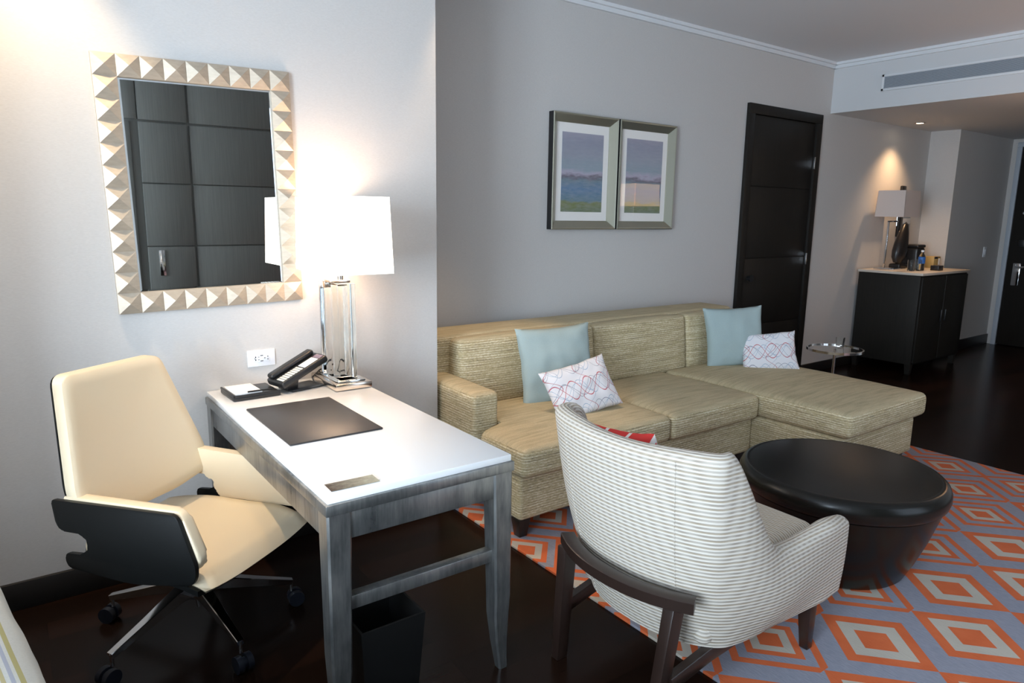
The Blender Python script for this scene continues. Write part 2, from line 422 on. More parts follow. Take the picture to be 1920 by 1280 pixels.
# trims
def crown(name, a, b_, n_, mat, label):   # two-step moulding along line a->b at ceiling, n_ = into-room direction
    mb = MB(); a = Vector(a); b_ = Vector(b_); n_ = Vector(n_)
    for (d, h) in ((.022, .050), (.045, .022)):
        p = [a, b_, b_ + n_ * d, a + n_ * d]
        mb.hexa([(q.x, q.y, CZ - h) for q in p] + [(q.x, q.y, CZ) for q in p])
    struct(name, mb, mat, label, cat='trim', smooth=False)
crown('trim_1', (1.752, SY, 0), (6.32, SY, 0), (0, -1, 0), M['trimw'], 'pale crown moulding running along the top of the sofa wall')
crown('trim_2', (6.32, -1.2, 0), (6.32, SY - .0, 0), (-1, 0, 0), M['trimw'], 'pale crown moulding on top of the soffit face above the vent')
def bb(name, x0, y0, x1, y1, label, h=.11):
    struct(name, MB().box(x0, y0, 0, x1, y1, h, .003), M['base'], label, cat='baseboard')
bb('baseboard_back', -3, WY - .016, 1.752, WY, 'dark wood baseboard under the desk wall')
bb('baseboard_sofa', 1.752, SY - .016, 5.0, SY, 'dark wood baseboard behind the sofa', .1)
bb('baseboard_side', 6.2, SY - .016, 8.38, SY, 'dark wood baseboard between the bedroom door and the minibar cabinet', .09)
bb('baseboard_nook', 8.364, 3.344, 9.84, 3.36, 'dark wood baseboard along the passage wall to the entry door', .12)
# wardrobe opposite, seen in the mirror
MBR = None
wr = thing('wardrobe', (2.17, -1.2, 0), 'dark grey wood panelled wardrobe seen reflected in the mirror', 'wardrobe')
MB().box(-1.22, -.2, 0.01, .37, -.05, 2.72, .003).build('carcass', M['robe'], wr)
for i, (a, c) in enumerate(((-1.07, -.66), (-.64, .16), (.20, .35))):
    mb = MB()
    for z0, z1 in ((.06, .62), (.63, 1.15), (1.16, 1.73), (1.74, 2.28), (2.30, 2.70)):
        mb.box(a, -.05, z0, c, -.02 - (.01 if i == 1 else 0), z1, .004)
    d = mb.build('door', M['robe'], wr)
    hx = {0: -.72, 1: .10, 2: .26}[i]
    if i == 0: MB().box(-.98, -.02, .88, -.93, -.01, 1.12, .003).build('recessed_pull', M['chrome'], d)
    if i == 1: MB().cyl((hx, .02, 1.0), (hx, .02, 1.52), .013).box(hx - .008, -.03, 1.04, hx + .008, .02, 1.06).box(hx - .008, -.03, 1.46, hx + .008, .02, 1.48).build('handle', M['chrome'], d)

MB().box(-1.20, -.05, .06, -1.14, -.02, 2.28, .003).box(-1.20, -.05, 2.30, -1.08, -.02, 2.70, .003).build('side_panel', M['robe'], wr)
# door beside sofa
dr = thing('door_1', (5.61, SY, 0), 'dark wood panelled door with chrome hinges beside the sofa', 'door'); dr['kind'] = 'structure'
mb = MB()
mb.box(-.55, -.03, 0, -.47, .08, 2.35, .002).box(.47, -.03, 0, .55, .08, 2.35, .002).box(-.55, -.03, 2.35, .55, .08, 2.43, .002)
mb.build('door_frame', M['doorwood'], dr)
mb = MB().box(-.465, .0, .01, .465, .04, 2.345)
for z0, z1 in ((.01, .56), (.568, 1.15), (1.158, 1.76), (1.768, 2.345)): mb.box(-.465, -.012, z0, .465, .002, z1, .003)
lf = mb.build('door_leaf', M['doorwood'], dr)
mb = MB().cyl((-.385, -.012, .98), (-.385, -.04, .98), .022).cyl((-.385, -.04, .98), (-.385, -.055, .98), .03); mb.build('door_knob', M['black'], lf)
for zz in (2.0, 1.13): MB().box(.462, -.036, zz - .055, .478, -.012, zz + .055, .003).build('hinge', M['chrome'], dr)
# entry door
de = thing('door_2', (9.84, 2.79, 0), 'dark entry door with chrome lever handle at the end of the passage', 'door'); de['kind'] = 'structure'
MB().box(-.03, -.51, 0, .1, -.46, 2.37, .002).box(-.03, .46, 0, .1, .51, 2.37, .002).box(-.03, -.51, 2.37, .1, .51, 2.42, .003).build('door_frame', M['silver'], de)
lf = MB().box(-.01, -.46, .01, .04, .46, 2.37, .003).build('door_leaf', M['doorwood'], de)
MB().box(-.022, .31, .74, -.008, .39, 1.01, .02).cyl((-.01, .35, .965), (-.06, .35, .965), .012).box(-.066, .21, .953, -.05, .36, .977, .005).build('lever_handle', M['chrome'], lf)
MB().box(-.02, .30, 1.2, -.008, .37, 1.29, .01).build('dead_bolt', M['black'], lf)
MB().cyl((-.01, .35, 1.6), (-.018, .35, 1.6), .016).build('peephole', M['chrome'], lf)
# light switch
o = thing('light_switch', (9.42, 3.36, 1.14), 'white light switch plate on the passage wall before the entry door', 'switch')
MB().box(-.04, -.008, -.06, .04, 0, .06, .003).build('plate', M['whitepl'], o); MB().box(-.015, -.014, -.03, .015, -.008, .03, .002).build('rocker', M['whitepl'], o)
# AC vent in soffit face
v = thing('air_vent', (6.32, 2.1, 2.668), 'long white air conditioning grille in the soffit face above the passage', 'vent')
mb = MB(); hw, hh = 1.11, .068
mb.box(-.014, -hw, -hh, 0, hw, -hh + .02, .002).box(-.014, -hw, hh - .02, 0, hw, hh, .002).box(-.014, -hw, -hh, 0, -hw + .02, hh, .002).box(-.014, hw - .02, -hh, 0, hw, hh, .002)
mb.build('frame', M['trimw'], v)
mb = MB()
for i in range(14): mb.box(-.008, -hw + .02, -.045 + i * .0068, -.002, hw - .02, -.045 + i * .0068 + .0038)
mb.build('slat_panel', M['silver'], v, smooth=False)
MB().box(-.0015, -hw + .015, -.05, 0, hw - .015, .05).build('backing', M['blackmatt'], v)

# downlights
def downlight(x, y, z, e, size, label, lit=True, blend=.6, col=(1, .76, .50)):
    t = thing('downlight', (x, y, z), label, 'ceiling light', group='recessed ceiling downlights')
    MB().lathe([(.035, 0), (.05, -.003), (.052, -.006), (.046, -.008), (.033, -.006), (.033, 0)], n=32).build('trim_ring', M['spotoff'], t)
    MB().lathe([(0, -.003), (.032, -.003), (.032, -.001), (0, -.001)], n=24).build('bulb', M['bulb'], t)
    ld = bpy.data.lights.new('downlight_lamp', 'SPOT'); ld.energy = e; ld.color = col; ld.spot_size = math.radians(size); ld.spot_blend = blend; ld.shadow_soft_size = .03
    lo = bpy.data.objects.new('downlight_lamp', ld); COL.objects.link(lo); lo.location = (x, y, z - .02); return t
downlight(7.54, 3.41, SZ, 60, 105, 'round recessed downlight glowing in the passage soffit over the minibar lamp', blend=1.0, col=(1, .62, .33))
downlight(.05, 2.74, CZ, 130, 76, 'recessed ceiling downlight washing the wall above the mirror')
downlight(1.95, 2.95, CZ, 75, 52, 'recessed ceiling downlight over the left arm of the sofa', col=(1, .70, .42))
downlight(.60, 2.20, CZ, 30, 38, 'recessed ceiling downlight above the cream desk chair', col=(1, .70, .42))

# rug
rug = MB().box(1.755, -.8, 0, 4.80, 3.2, .012, .003).build('area_rug', M['rug'])
tag(rug, 'orange grey and cream diamond patterned rug under the sofa and round table', 'rug')

# ------------------------------------------------------------------ desk
dk = thing('writing_desk', (0.94, 2.355, 0), 'writing desk with white glass top and burnished metal legs', 'desk')
X0, X1, Y0, Y1 = -.308, .309, -.672, .672
MB().box(X0 + .004, Y0 + .004, .728, X1 - .004, Y1, .75, .003).build('tabletop', M['slabwhite'], dk)
MB().box(X0 - .004, Y0 - .004, .695, X1 + .004, Y1, .728, .004).build('rim', M['steel'], dk)
mb = MB(); mb.box(X0 + .02, Y0 + .006, .615, X1 - .02, Y0 + .03, .696, .002).box(X0 + .02, Y1 - .03, .615, X1 - .02, Y1 - .006, .696, .002)
mb.box(X0 + .006, Y0 + .02, .615, X0 + .03, Y1 - .02, .696, .002).box(X1 - .03, Y0 + .02, .615, X1 - .006, Y1 - .02, .696, .002)
mb.build('apron', M['steel'], dk)
def deskleg(sx, sy):
    ax = X0 if sx < 0 else X1; ay = Y0 if sy < 0 else Y1
    prof = [(.696, 0, .072), (.45, 0, .066), (.26, .0, .062), (.20, .003, .058), (.10, .006, .046), (.04, .006, .038), (.0, .005, .034)]
    mb = MB(); rings = []
    for z, off, wd in prof:
        xo = ax + (-off * sx * -1) * -1 * -1; x_a = ax - sx * max(off, -.02); x_b = x_a - sx * wd
        y_a = ay - sy * max(off, -.02); y_b = y_a - sy * wd
        c = .006
        P = [(x_a - sx * c, y_a), (x_b + sx * c, y_a), (x_b, y_a - sy * c), (x_b, y_b + sy * c), (x_b + sx * c, y_b), (x_a - sx * c, y_b), (x_a, y_b + sy * c), (x_a, y_a - sy * c)]
        rings.append([mb.bm.verts.new((p[0], p[1], z)) for p in P])
    for A, B in zip(rings, rings[1:]):
        for k in range(8): mb.bm.faces.new((A[k], A[(k + 1) % 8], B[(k + 1) % 8], B[k]))
    mb.bm.faces.new(rings[0]); mb.bm.faces.new(rings[-1][::-1])
    return mb.build('leg', M['steel'], dk, angle=25)
for sx in (-1, 1):
    for sy in (-1, 1):
        deskleg(sx, sy if sy < 0 else 1)
MB().box(X0 + .06, Y0 + .018, .392, X1 - .06, Y0 + .052, .434, .003).build('stretcher', M['steel'], dk)

# things on the desk
DT = .75
pad = MB().box(-.165, -.25, 0, .165, .25, .007, .004).build('desk_pad', M['pad'], loc=(.856, 2.395, DT + .0005))
tag(pad, 'dark brown leather desk pad lying in the middle of the white desk', 'desk pad')
cd = thing('postcard', (.732, 1.738, DT + .0005), 'printed card with a sepia photo at the near end of the desk', 'card', math.radians(-2))
MB().box(-.078, -.012, 0, .078, .075, .0012).build('card_sheet', M['paper'], cd, smooth=False)
MB().box(-.072, -.028, .0013, .070, .030, .0020).build('printed_photo', M['photo'], cd, smooth=False)
cd.location = (.732, 1.740, DT + .0005)
# notepad tray
nt_ = thing('notepad_tray', (.77, 2.885, DT + .0005), 'black notepad tray with white paper at the back corner of the desk', 'notepad', math.radians(2))
MB().box(-.09, -.095, 0, .10, .085, .018, .005).box(-.09, -.095, .016, -.082, .085, .026, .002).box(-.09, -.095, .016, .10, -.087, .024, .002).box(.03, -.08, .016, .095, .075, .021, .002).build('tray', M['black'], nt_)
MB().box(-.078, -.078, .018, .03, .075, .0275, .001).build('paper_block', M['paper'], nt_)
MB().tube([(-.03, -.081, .031), (.07, -.083, .031)], .0035, 8).build('pen', M['black'], nt_)
# telephone
ph = thing('telephone', (.985, 2.88, DT + .0005), 'black desk telephone with white keys tilted on its stand', 'telephone', math.radians(14))
MB().box(-.075, -.055, 0, .085, .055, .010, .004).build('base_plate', M['black'], ph)
MB().hexa([(-.085, -.03, .008), (-.03, -.03, .008), (-.03, .03, .008), (-.085, .03, .008), (-.105, -.028, .055), (-.02, -.028, .078), (-.02, .028, .078), (-.105, .028, .055)], .004).build('stand', M['black'], ph)
T = Matrix.Translation((-.01, 0, .082)) @ Matrix.Rotation(math.radians(-22), 4, 'Y')
bd = MB().box(-.12, -.062, -.018, .12, .062, .014, .01, T, 3).build('body', M['black'], ph)
MB().cushion(-.115, .012, .012, .11, .055, .036, .012, (0, 0, 0), 6, T).build('handset', M['black'], bd)
mb = MB()
for i in range(8): mb.box(-.108 + i * .0135, -.054, .014, -.098 + i * .0135, -.005, .0165, .0008, T)
mb.build('key_row', M['key'], bd)
MB().box(.005, -.054, .014, .078, -.005, .0160, .0008, T).build('label_strip', M['paper'], bd)
MB().box(.082, -.054, .014, .108, -.005, .0155, .0008, T).build('display', new_mat('phone_display', (.22, .16, .2), .3), bd)
# desk lamp
lp = thing('desk_lamp', (1.165, 2.845, DT), 'lit table lamp with rectangular white shade and crystal column on the desk', 'lamp')
MB().box(-.085, -.13, 0.003, .08, .165, .030, .004).build('base', M['nickel'], lp)
MB().box(-.065, -.105, .030, .06, .14, .037, .002).build('mirror_plate', M['mirror'], lp)
MB().box(-.048, -.09, .037, .03, -.01, .452, .003).build('crystal_column', M['crystal'], lp)
MB().box(-.048, .005, .037, .03, .07, .452, .003).build('crystal_column', M['crystal'], lp)
MB().box(-.060, .088, .037, -.036, .10, .455, .002).build('chrome_upright', M['chrome'], lp)
MB().box(-.052, -.03, .452, .034, .10, .462, .002).box(-.052, .045, .425, .034, .10, .452, .002).build('top_cap', M['nickel'], lp)
MB().cyl((0, 0, .462), (0, 0, .60), .009).cyl((0, 0, .462), (0, 0, .49), .014).build('stem', M['nickel'], lp)
def shade(mb, hx, hy, hx2, hy2, z0, z1, t=.004):
    for (ax, ay, s_) in ((1, 0, 1), (1, 0, -1), (0, 1, 1), (0, 1, -1)):
        if ax:   # faces at +-x
            P = [(s_ * hx, -hy), (s_ * hx, hy), (s_ * (hx - t), hy), (s_ * (hx - t), -hy)]
            Q = [(s_ * hx2, -hy2), (s_ * hx2, hy2), (s_ * (hx2 - t), hy2), (s_ * (hx2 - t), -hy2)]
        else:
            P = [(-hx, s_ * hy), (hx, s_ * hy), (hx, s_ * (hy - t)), (-hx, s_ * (hy - t))]
            Q = [(-hx2, s_ * hy2), (hx2, s_ * hy2), (hx2, s_ * (hy2 - t)), (-hx2, s_ * (hy2 - t))]
        mb.hexa([(*p, z0) for p in P] + [(*q, z1) for q in Q])
    return mb
m = M['shade_lit']; nt, b = NT(m)
lk = shade(MB(), .135, .215, .125, .205, .502, .812).build('lamp_shade', M['shade_lit'], lp, smooth=False)
lk.location = (0, -.03, 0)
MB().box(-.125, -.004, .0, .125, .004, .004).box(-.004, -.2, 0, .004, .2, .004).build('shade_spider', M['nickel'], lp, loc=(0, -.03, .60))
MB().lathe([(0, 0), (.012, 0), (.03, .04), (.032, .06), (.02, .085), (0, .092)], n=20).build('bulb', emat('lamp_bulb', (1, .8, .6), 12), lp, loc=(0, -.03, .60))
MB().tube([(.03, .12, .045), (.075, .15, .05), (.06, .17, .09), (.02, .168, .06), (-.05, .15, .04), (-.10, .11, .02), (-.11, .06, .012), (-.10, .0, .006)], .0035, 8).build('power_cord', M['black'], lp)
def point(name, loc, e, col, r):
    ld = bpy.data.lights.new(name, 'POINT'); ld.energy = e; ld.color = col; ld.shadow_soft_size = r
    lo = bpy.data.objects.new(name, ld); COL.objects.link(lo); lo.location = loc; return lo
point('desk_lamp_upper_light', (1.165, 2.815, DT + .74), 4.2, (1, .68, .42), .04)
point('desk_lamp_lower_light', (1.165, 2.815, DT + .545), 2.4, (1, .70, .46), .04)

# outlet
ot = thing('wall_outlet', (.868, WY, .868), 'white power outlet plate on the wall above the telephone', 'outlet')
MB().box(-.059, -.006, -.036, .059, 0, .036, .002).build('cover_plate', M['whitepl'], ot)
MB().box(-.034, -.009, -.018, .034, -.005, .018, .003).build('receptacle', M['whitepl'], ot)
mb = MB()
for dx, dz, ww, hh_ in ((-.026, .006, .002, .007), (-.026, -.006, .002, .007), (-.013, .006, .003, .002), (-.013, -.006, .003, .002), (0, .012, .006, .003), (0, -.012, .006, .003), (.013, 0, .003, .003), (.026, .006, .002, .004), (.026, -.006, .002, .004), (-.030, 0, .002, .003)):
    mb.box(dx - ww, -.0098, dz - hh_ / 2, dx + ww, -.009, dz + hh_ / 2)
mb.build('slots', M['black'], ot, smooth=False)

# wastebasket
wb = MB(); zt = .30
def frus(mb, a, b_, z0, z1, c=(0, 0)):
    mb.hexa([(-a[0], -a[1], z0), (a[0], -a[1], z0), (a[0], a[1], z0), (-a[0], a[1], z0), (-b_[0], -b_[1], z1), (b_[0], -b_[1], z1), (b_[0], b_[1], z1), (-b_[0], b_[1], z1)])
bmw = wb.bm
ro = [[bmw.verts.new((sx * a_, sy * b2, z)) for sx, sy in ((-1, -1), (1, -1), (1, 1), (-1, 1))] for a_, b2, z in ((.085, .10, 0), (.105, .12, zt), (.098, .113, zt), (.08, .095, .01))]
for A, B in zip(ro, ro[1:]):
    for k in range(4): bmw.faces.new((A[k], A[(k + 1) % 4], B[(k + 1) % 4], B[k]))
bmw.faces.new(ro[0][::-1]); bmw.faces.new(ro[-1])
wbo = wb.build('wastebasket', new_mat('wastebasket_black', (.006, .006, .006), .5, Specular_IOR_Level=.25), smooth=False, loc=(.835, 1.825, 0))
tag(wbo, 'small black open-topped wastebasket on the floor under the near end of the desk', 'wastebasket')

# ------------------------------------------------------------------ mirror
mr = thing('wall_mirror', (.688, WY, 1.585), 'rectangular wall mirror in a champagne frame of pyramid studs', 'mirror')
mr.rotation_euler = (0, math.radians(-1.3), 0)
Wm, Hm, cw = .718, .956, .0797
mb = MB()
nx_, nz_ = 9, 12; cx_, cz_ = Wm / nx_, Hm / nz_
for i in range(nx_):
    for j in range(nz_):
        if 0 < i < nx_ - 1 and 0 < j < nz_ - 1: continue
        x0, z0 = -Wm / 2 + i * cx_, -Hm / 2 + j * cz_
        c = [mb.bm.verts.new((x0 + a_ * cx_, -.018, z0 + b2 * cz_)) for a_, b2 in ((0, 0), (1, 0), (1, 1), (0, 1))]
        ap = mb.bm.verts.new((x0 + cx_ / 2, -.036, z0 + cz_ / 2))
        for k in range(4): mb.bm.faces.new((c[k], c[(k + 1) % 4], ap))
ix, iz = Wm / 2 - cx_, Hm / 2 - cz_
e = .002
mb.box(-Wm / 2, -.018, -Hm / 2, -ix, 0, Hm / 2).box(ix, -.018, -Hm / 2, Wm / 2, 0, Hm / 2).box(-ix, -.018, -Hm / 2, ix, 0, -iz).box(-ix, -.018, iz, ix, 0, Hm / 2)
bmesh.ops.remove_doubles(mb.bm, verts=mb.bm.verts, dist=1e-6)
mb.build('pyramid_frame', M['leaf'], mr, smooth=False)
# bevelled glass
mb = MB(); g = .008
A = [mb.bm.verts.new(p) for p in ((-ix, -.008, -iz), (ix, -.008, -iz), (ix, -.008, iz), (-ix, -.008, iz))]
B = [mb.bm.verts.new(p) for p in ((-ix + g, -.0085, -iz + g), (ix - g, -.0085, -iz + g), (ix - g, -.0085, iz - g), (-ix + g, -.0085, iz - g))]
Cc = [mb.bm.verts.new((v_.co.x, -.002, v_.co.z)) for v_ in A]
for k in range(4):
    mb.bm.faces.new((A[k], A[(k + 1) % 4], B[(k + 1) % 4], B[k])); mb.bm.faces.new((A[(k + 1) % 4], A[k], Cc[k], Cc[(k + 1) % 4]))
mb.bm.faces.new(B); mb.bm.faces.new(Cc[::-1])
mb.build('glass', M['mirror'], mr, smooth=False)

# ------------------------------------------------------------------ pictures
def picture(xc, art, label):
    p = thing('framed_picture', (xc, SY, 1.785), label, 'picture', group='framed seascape prints above the sofa')
    W2, H2 = .296, .38; mb = MB()
    prof = [(0, 0), (0, .048), (.006, .052), (.012, .050), (.058, .016), (.058, 0)]   # inward offset, height off wall
    rings = []
    for off, h in prof:
        rings.append([mb.bm.verts.new((sx * (W2 - off), -h, sz * (H2 - off))) for sx, sz in ((-1, -1), (1, -1), (1, 1), (-1, 1))])
    for i in range(len(rings)):
        A, B = rings[i], rings[(i + 1) % len(rings)]
        for k in range(4):
            f = mb.bm.faces.new((A[k], A[(k + 1) % 4], B[(k + 1) % 4], B[k])); f.material_index = 1 if i in (0,) else 0
    mb.build('frame', [M['champ'], M['blackmatt']], p, smooth=False)
    iw, ih = W2 - .056, H2 - .056
    MB().box(-iw, -.010, -ih, iw, -.002, ih).build('mat_board', M['paper'], p, smooth=False)
    MB().box(-iw + .052, -.0115, -ih + .062, iw - .052, -.0101, ih - .062).build('print', art, p, smooth=False)
    MB().box(-iw, -.0155, -ih, iw, -.0135, ih).build('glazing', M['pane'], p, smooth=False)
    return p
picture(3.262, M['art1'], 'left of the two framed seascape prints, with darker blue water')
picture(3.868, M['art2'], 'right of the two framed seascape prints, with a warm reflection on its glass')

# ------------------------------------------------------------------ sofa
sf = thing('sectional_sofa', (1.80, 2.36, 0), 'tan striped tweed sectional sofa with a chaise at its right end', 'sofa')
ST = .462
fx = lambda x: x
MB().cushion(0.01, .02, .10, 1.765, 1.16, .318, .02, (0, 0, 0), 6).build('seat_base', M['sofa'], sf)
MB().cushion(1.77, -.54, .10, 2.60, 1.16, .325, .02, (0, 0, 0), 6).build('chaise_base', M['sofa'], sf)
MB().cushion(-.02, .37, .27, .135, 1.16, .632, .028, (0, 0, .008), 8).build('arm', M['sofa'], sf)
MB().cushion(-.02, .86, .28, 2.64, 1.16, .838, .03, (0, 0, .006), 10).build('back_frame', M['sofa'], sf)
def seatc(x0, y0, x1, y1, z0=.32, z1=ST, name='seat_cushion', seed=0, cr=.022):
    mb = MB().cushion(x0, y0, z0, x1, y1, z1, .035, (.004, .006, cr), 16)
    for v_ in mb.bm.verts:
        v_.co.z += .004 * noise.noise(Vector((v_.co.x * 5, v_.co.y * 5, seed))) * (1 if v_.co.z > .4 else 0)
    return mb.build(name, M['sofa'], sf, angle=60)
mb = MB().cushion(-.01, -.03, .32, .978, .74, ST, .035, (.004, .006, .022), 16)
for v_ in mb.bm.verts:      # T-shaped front : the cushion narrows behind the arm
    if v_.co.x < .145 and v_.co.y > .33: v_.co.x = .138 + (v_.co.x + .01) * .03
mb.build('seat_cushion', M['sofa'], sf, angle=60)
seatc(.984, -.03, 1.758, .74, seed=3)
seatc(1.764, -.575, 2.665, .74, .33, .468, 'chaise_cushion', 7, .03)
for i, (a, c) in enumerate(((.14, 1.128), (1.134, 1.99), (1.996, 2.60))):
    T = Matrix.Translation((0, .72, .45)) @ Matrix.Rotation(math.radians(-6), 4, 'X')
    mb = MB().cushion(a, 0, 0, c, .17, .385, .035, (.004, .022, .010), 14, T)
    mb.build('back_cushion', M['sofa'], sf, angle=60)
for x_, y_ in ((.045, .06), (.045, 1.08), (1.70, .06), (1.83, -.48), (2.53, -.48), (2.53, 1.08)):
    MB().hexa([(x_ - .022, y_ - .022, 0.012), (x_ + .022, y_ - .022, 0.012), (x_ + .022, y_ + .022, 0.012), (x_ - .022, y_ + .022, 0.012),
               (x_ - .034, y_ - .034, .102), (x_ + .034, y_ - .034, .102), (x_ + .034, y_ + .034, .102), (x_ - .034, y_ + .034, .102)], .003).build('leg', M['darkwood'], sf)

def throw_pillow(name, w, h, t, mat, loc, rot, label, cat, seed=0, wr=.006, group=None, n=30, pinch=.07):
    bm = bmesh.new(); grid = {}
    for s_ in (1, -1):
        for i in range(n + 1):
            for j in range(n + 1):
                u, v_ = -1 + 2 * i / n, -1 + 2 * j / n
                edge = i in (0, n) or j in (0, n)
                if edge and s_ == -1: grid[(s_, i, j)] = grid[(1, i, j)]; continue
                x = w / 2 * u * (1 - pinch * (1 - v_ * v_)); z = h / 2 * v_ * (1 - pinch * (1 - u * u))
                k = max(0, (1 - u ** 2) * (1 - v_ ** 2)); y = -s_ * t / 2 * k ** .42
                x += .004 * noise.noise(Vector((u * 3, v_ * 3, seed))); z += .004 * noise.noise(Vector((u * 3, v_ * 3, seed + 9)))
                y += wr * noise.noise(Vector((u * 2.6, v_ * 2.6, seed + 4 * s_))) * min(1, k * 3)
                grid[(s_, i, j)] = bm.verts.new((x, y, z))
    for s_ in (1, -1):
        for i in range(n):
            for j in range(n):
                q = [grid[(s_, i, j)], grid[(s_, i + 1, j)], grid[(s_, i + 1, j + 1)], grid[(s_, i, j + 1)]]
                if s_ == -1: q = q[::-1]
                bm.faces.new(q)
    mb = MB(); mb.bm.free(); mb.bm = bm
    o = mb.build(name, mat, angle=80, loc=loc, rot=rot)
    return tag(o, label, cat, group)
R_ = math.radians
throw_pillow('throw_pillow', .49, .45, .14, M['teal'], (2.475, 2.935, .665), (R_(-13), R_(-1), R_(-8)), 'pale aqua square pillow at the left end of the sofa', 'pillow', 1, .014, group='pale aqua pillows on the sofa')
throw_pillow('throw_pillow', .43, .295, .12, M['waves'], (2.42, 2.66, .592), (R_(-30), R_(-9), R_(-4)), 'white pillow with swirling red and blue lines behind the armchair', 'pillow', 2, .010, group='swirl patterned pillows on the sofa')
throw_pillow('throw_pillow', .43, .43, .14, M['teal'], (4.08, 2.92, .676), (R_(-13), R_(-3), R_(-30)), 'pale aqua square pillow on the chaise end of the sofa', 'pillow', 3, .012, group='pale aqua pillows on the sofa')
throw_pillow('throw_pillow', .38, .28, .11, M['waves'], (4.20, 2.72, .590), (R_(-22), R_(-6), R_(-42)), 'white pillow with swirling lines on the chaise near the door', 'pillow', 4, .008, group='swirl patterned pillows on the sofa')

# ------------------------------------------------------------------ round ottoman / coffee table
ctab = thing('coffee_table', (2.86, 1.455, .012), 'round black drum coffee table tapering to its base on the rug', 'table')
MB().lathe([(0, 0), (.272, 0), (.285, .012), (.32, .09), (.357, .19), (.387, .29), (.399, .33), (.3995, .333), (.0, .333)], n=96).build('tapered_base', M['drum'], ctab, angle=50)
MB().lathe([(0, .334), (.400, .334), (.414, .348), (.420, .370), (.419, .392), (.411, .412), (.398, .424), (.386, .4275), (.382, .4262), (.376, .4270), (0, .4280)], n=96).build('thick_rim_top', M['drum'], ctab, angle=50)

# ------------------------------------------------------------------ armchair
ac = thing('armchair', (1.80, 1.418, 0), 'ivory ribbed armchair with dark wood legs seen from behind', 'armchair', R_(2.2))
def catmull(P, n):
    out = []
    for i in range(len(P) - 1):
        p0, p1, p2, p3 = P[max(i - 1, 0)], P[i], P[i + 1], P[min(i + 2, len(P) - 1)]
        for k in range(n):
            t = k / n
            out.append(tuple(.5 * ((2 * p1[a]) + (-p0[a] + p2[a]) * t + (2 * p0[a] - 5 * p1[a] + 4 * p2[a] - p3[a]) * t * t + (-p0[a] + 3 * p1[a] - 3 * p2[a] + p3[a]) * t ** 3) for a in range(len(p1))))
    out.append(tuple(P[-1])); return out
# columns: x, y (plan at base), top z, top dx, top dy, thickness, base z
half = [(.400, -.348, .512, .0, -.008, .062, .245), (.30, -.350, .526, 0, -.012, .068, .240), (.20, -.348, .518, 0, -.014, .072, .236), (.08, -.345, .512, -.005, -.016, .074, .232),
        (-.02, -.338, .540, -.02, -.020, .072, .228), (-.085, -.330, .655, -.045, -.024, .066, .226), (-.14, -.318, .780, -.065, -.032, .064, .224),
        (-.185, -.300, .862, -.080, -.042, .064, .222), (-.228, -.262, .872, -.100, -.066, .064, .222), (-.268, -.200, .870, -.105, -.045, .066, .222), (-.300, -.10, .862, -.105, -.02, .07, .222), (-.308, 0, .858, -.105, 0, .07, .222)]
full = half + [(a, -b2, c, d, -e_, t, zb) for (a, b2, c, d, e_, t, zb) in half[-2::-1]]
sec = catmull(full, 5)
mb = MB(); rings = []; vuv = {}
for i, q in enumerate(sec):
    x, y, zt, dx, dy, th, zb = q
    a_ = sec[max(i - 1, 0)]; c_ = sec[min(i + 1, len(sec) - 1)]
    d = Vector((c_[0] - a_[0], c_[1] - a_[1], 0)).normalized(); nrm = Vector((d.y, -d.x, 0))    # outward
    if nrm.dot(Vector((x - .05, y, 0))) < 0: nrm = -nrm
    ring = []
    def P(f, inset, z): # f 0..1 up
        kf = 1 - .85 * min(1, max(0, (x - .05) / .25)); bulge = .022 * math.sin(PI * min(1, f)) * kf
        return Vector((x, y, 0)) + Vector((dx, dy, 0)) * f ** 1.3 + nrm * (bulge - inset - .028 * (1 - f) ** 3 * kf) + Vector((0, 0, z))
    r = th / 2
    for k in range(13):
        f = k / 12; ring.append(P(f, 0, zb + (zt - r * .8 - zb) * f))
    for k in range(1, 8):
        a2 = PI * k / 8; ring.append(P(1, r - r * math.cos(a2), zt - r * .8 + r * .8 * math.sin(a2)))
    for k in range(8):
        f = 1 - k / 7 * .75; ring.append(P(f, th, zb + (zt - r * .8 - zb) * f))
    ring.append(P(.06, th, zb))
    rr_ = [mb.bm.verts.new(p) for p in ring]; acc = 0
    for k, v_ in enumerate(rr_):
        if k <= 12: acc = v_.co.z
        else: acc += (v_.co - rr_[k - 1].co).length
        vuv[v_] = (i * .02, acc)
    rings.append(rr_)
for A, B in zip(rings, rings[1:]):
    n_ = len(A)
    for k in range(n_): mb.bm.faces.new((A[k], A[(k + 1) % n_], B[(k + 1) % n_], B[k]))
seam_pts = {i_: [tuple(v_.co) for v_ in rings[i_][:13]] for i_ in (46, len(rings) - 47)}
# domed front caps
for R0, s_ in ((rings[0], 1), (rings[-1], -1)):
    cen = sum((v_.co for v_ in R0), Vector()) / len(R0)
    R1 = [mb.bm.verts.new(cen + (v_.co - cen) * .86 + Vector((.008, 0, 0))) for v_ in R0]
    for k in range(len(R0)): mb.bm.faces.new((R0[k], R0[(k + 1) % len(R0)], R1[(k + 1) % len(R0)], R1[k]))
    mb.bm.faces.new(R1)
    for v_ in R1: vuv[v_] = (0, v_.co.z)
ul = mb.bm.loops.layers.uv.new('UVMap')
capf = set()
for f_ in mb.bm.faces:
    cap = all(l_.vert in vuv and l_.vert.co.x > .38 for l_ in f_.loops)
    for l_ in f_.loops: l_[ul].uv = (vuv[l_.vert][0], l_.vert.co.z if cap else vuv[l_.vert][1])
mb.build('upholstered_shell', M['rib'], ac, angle=60)
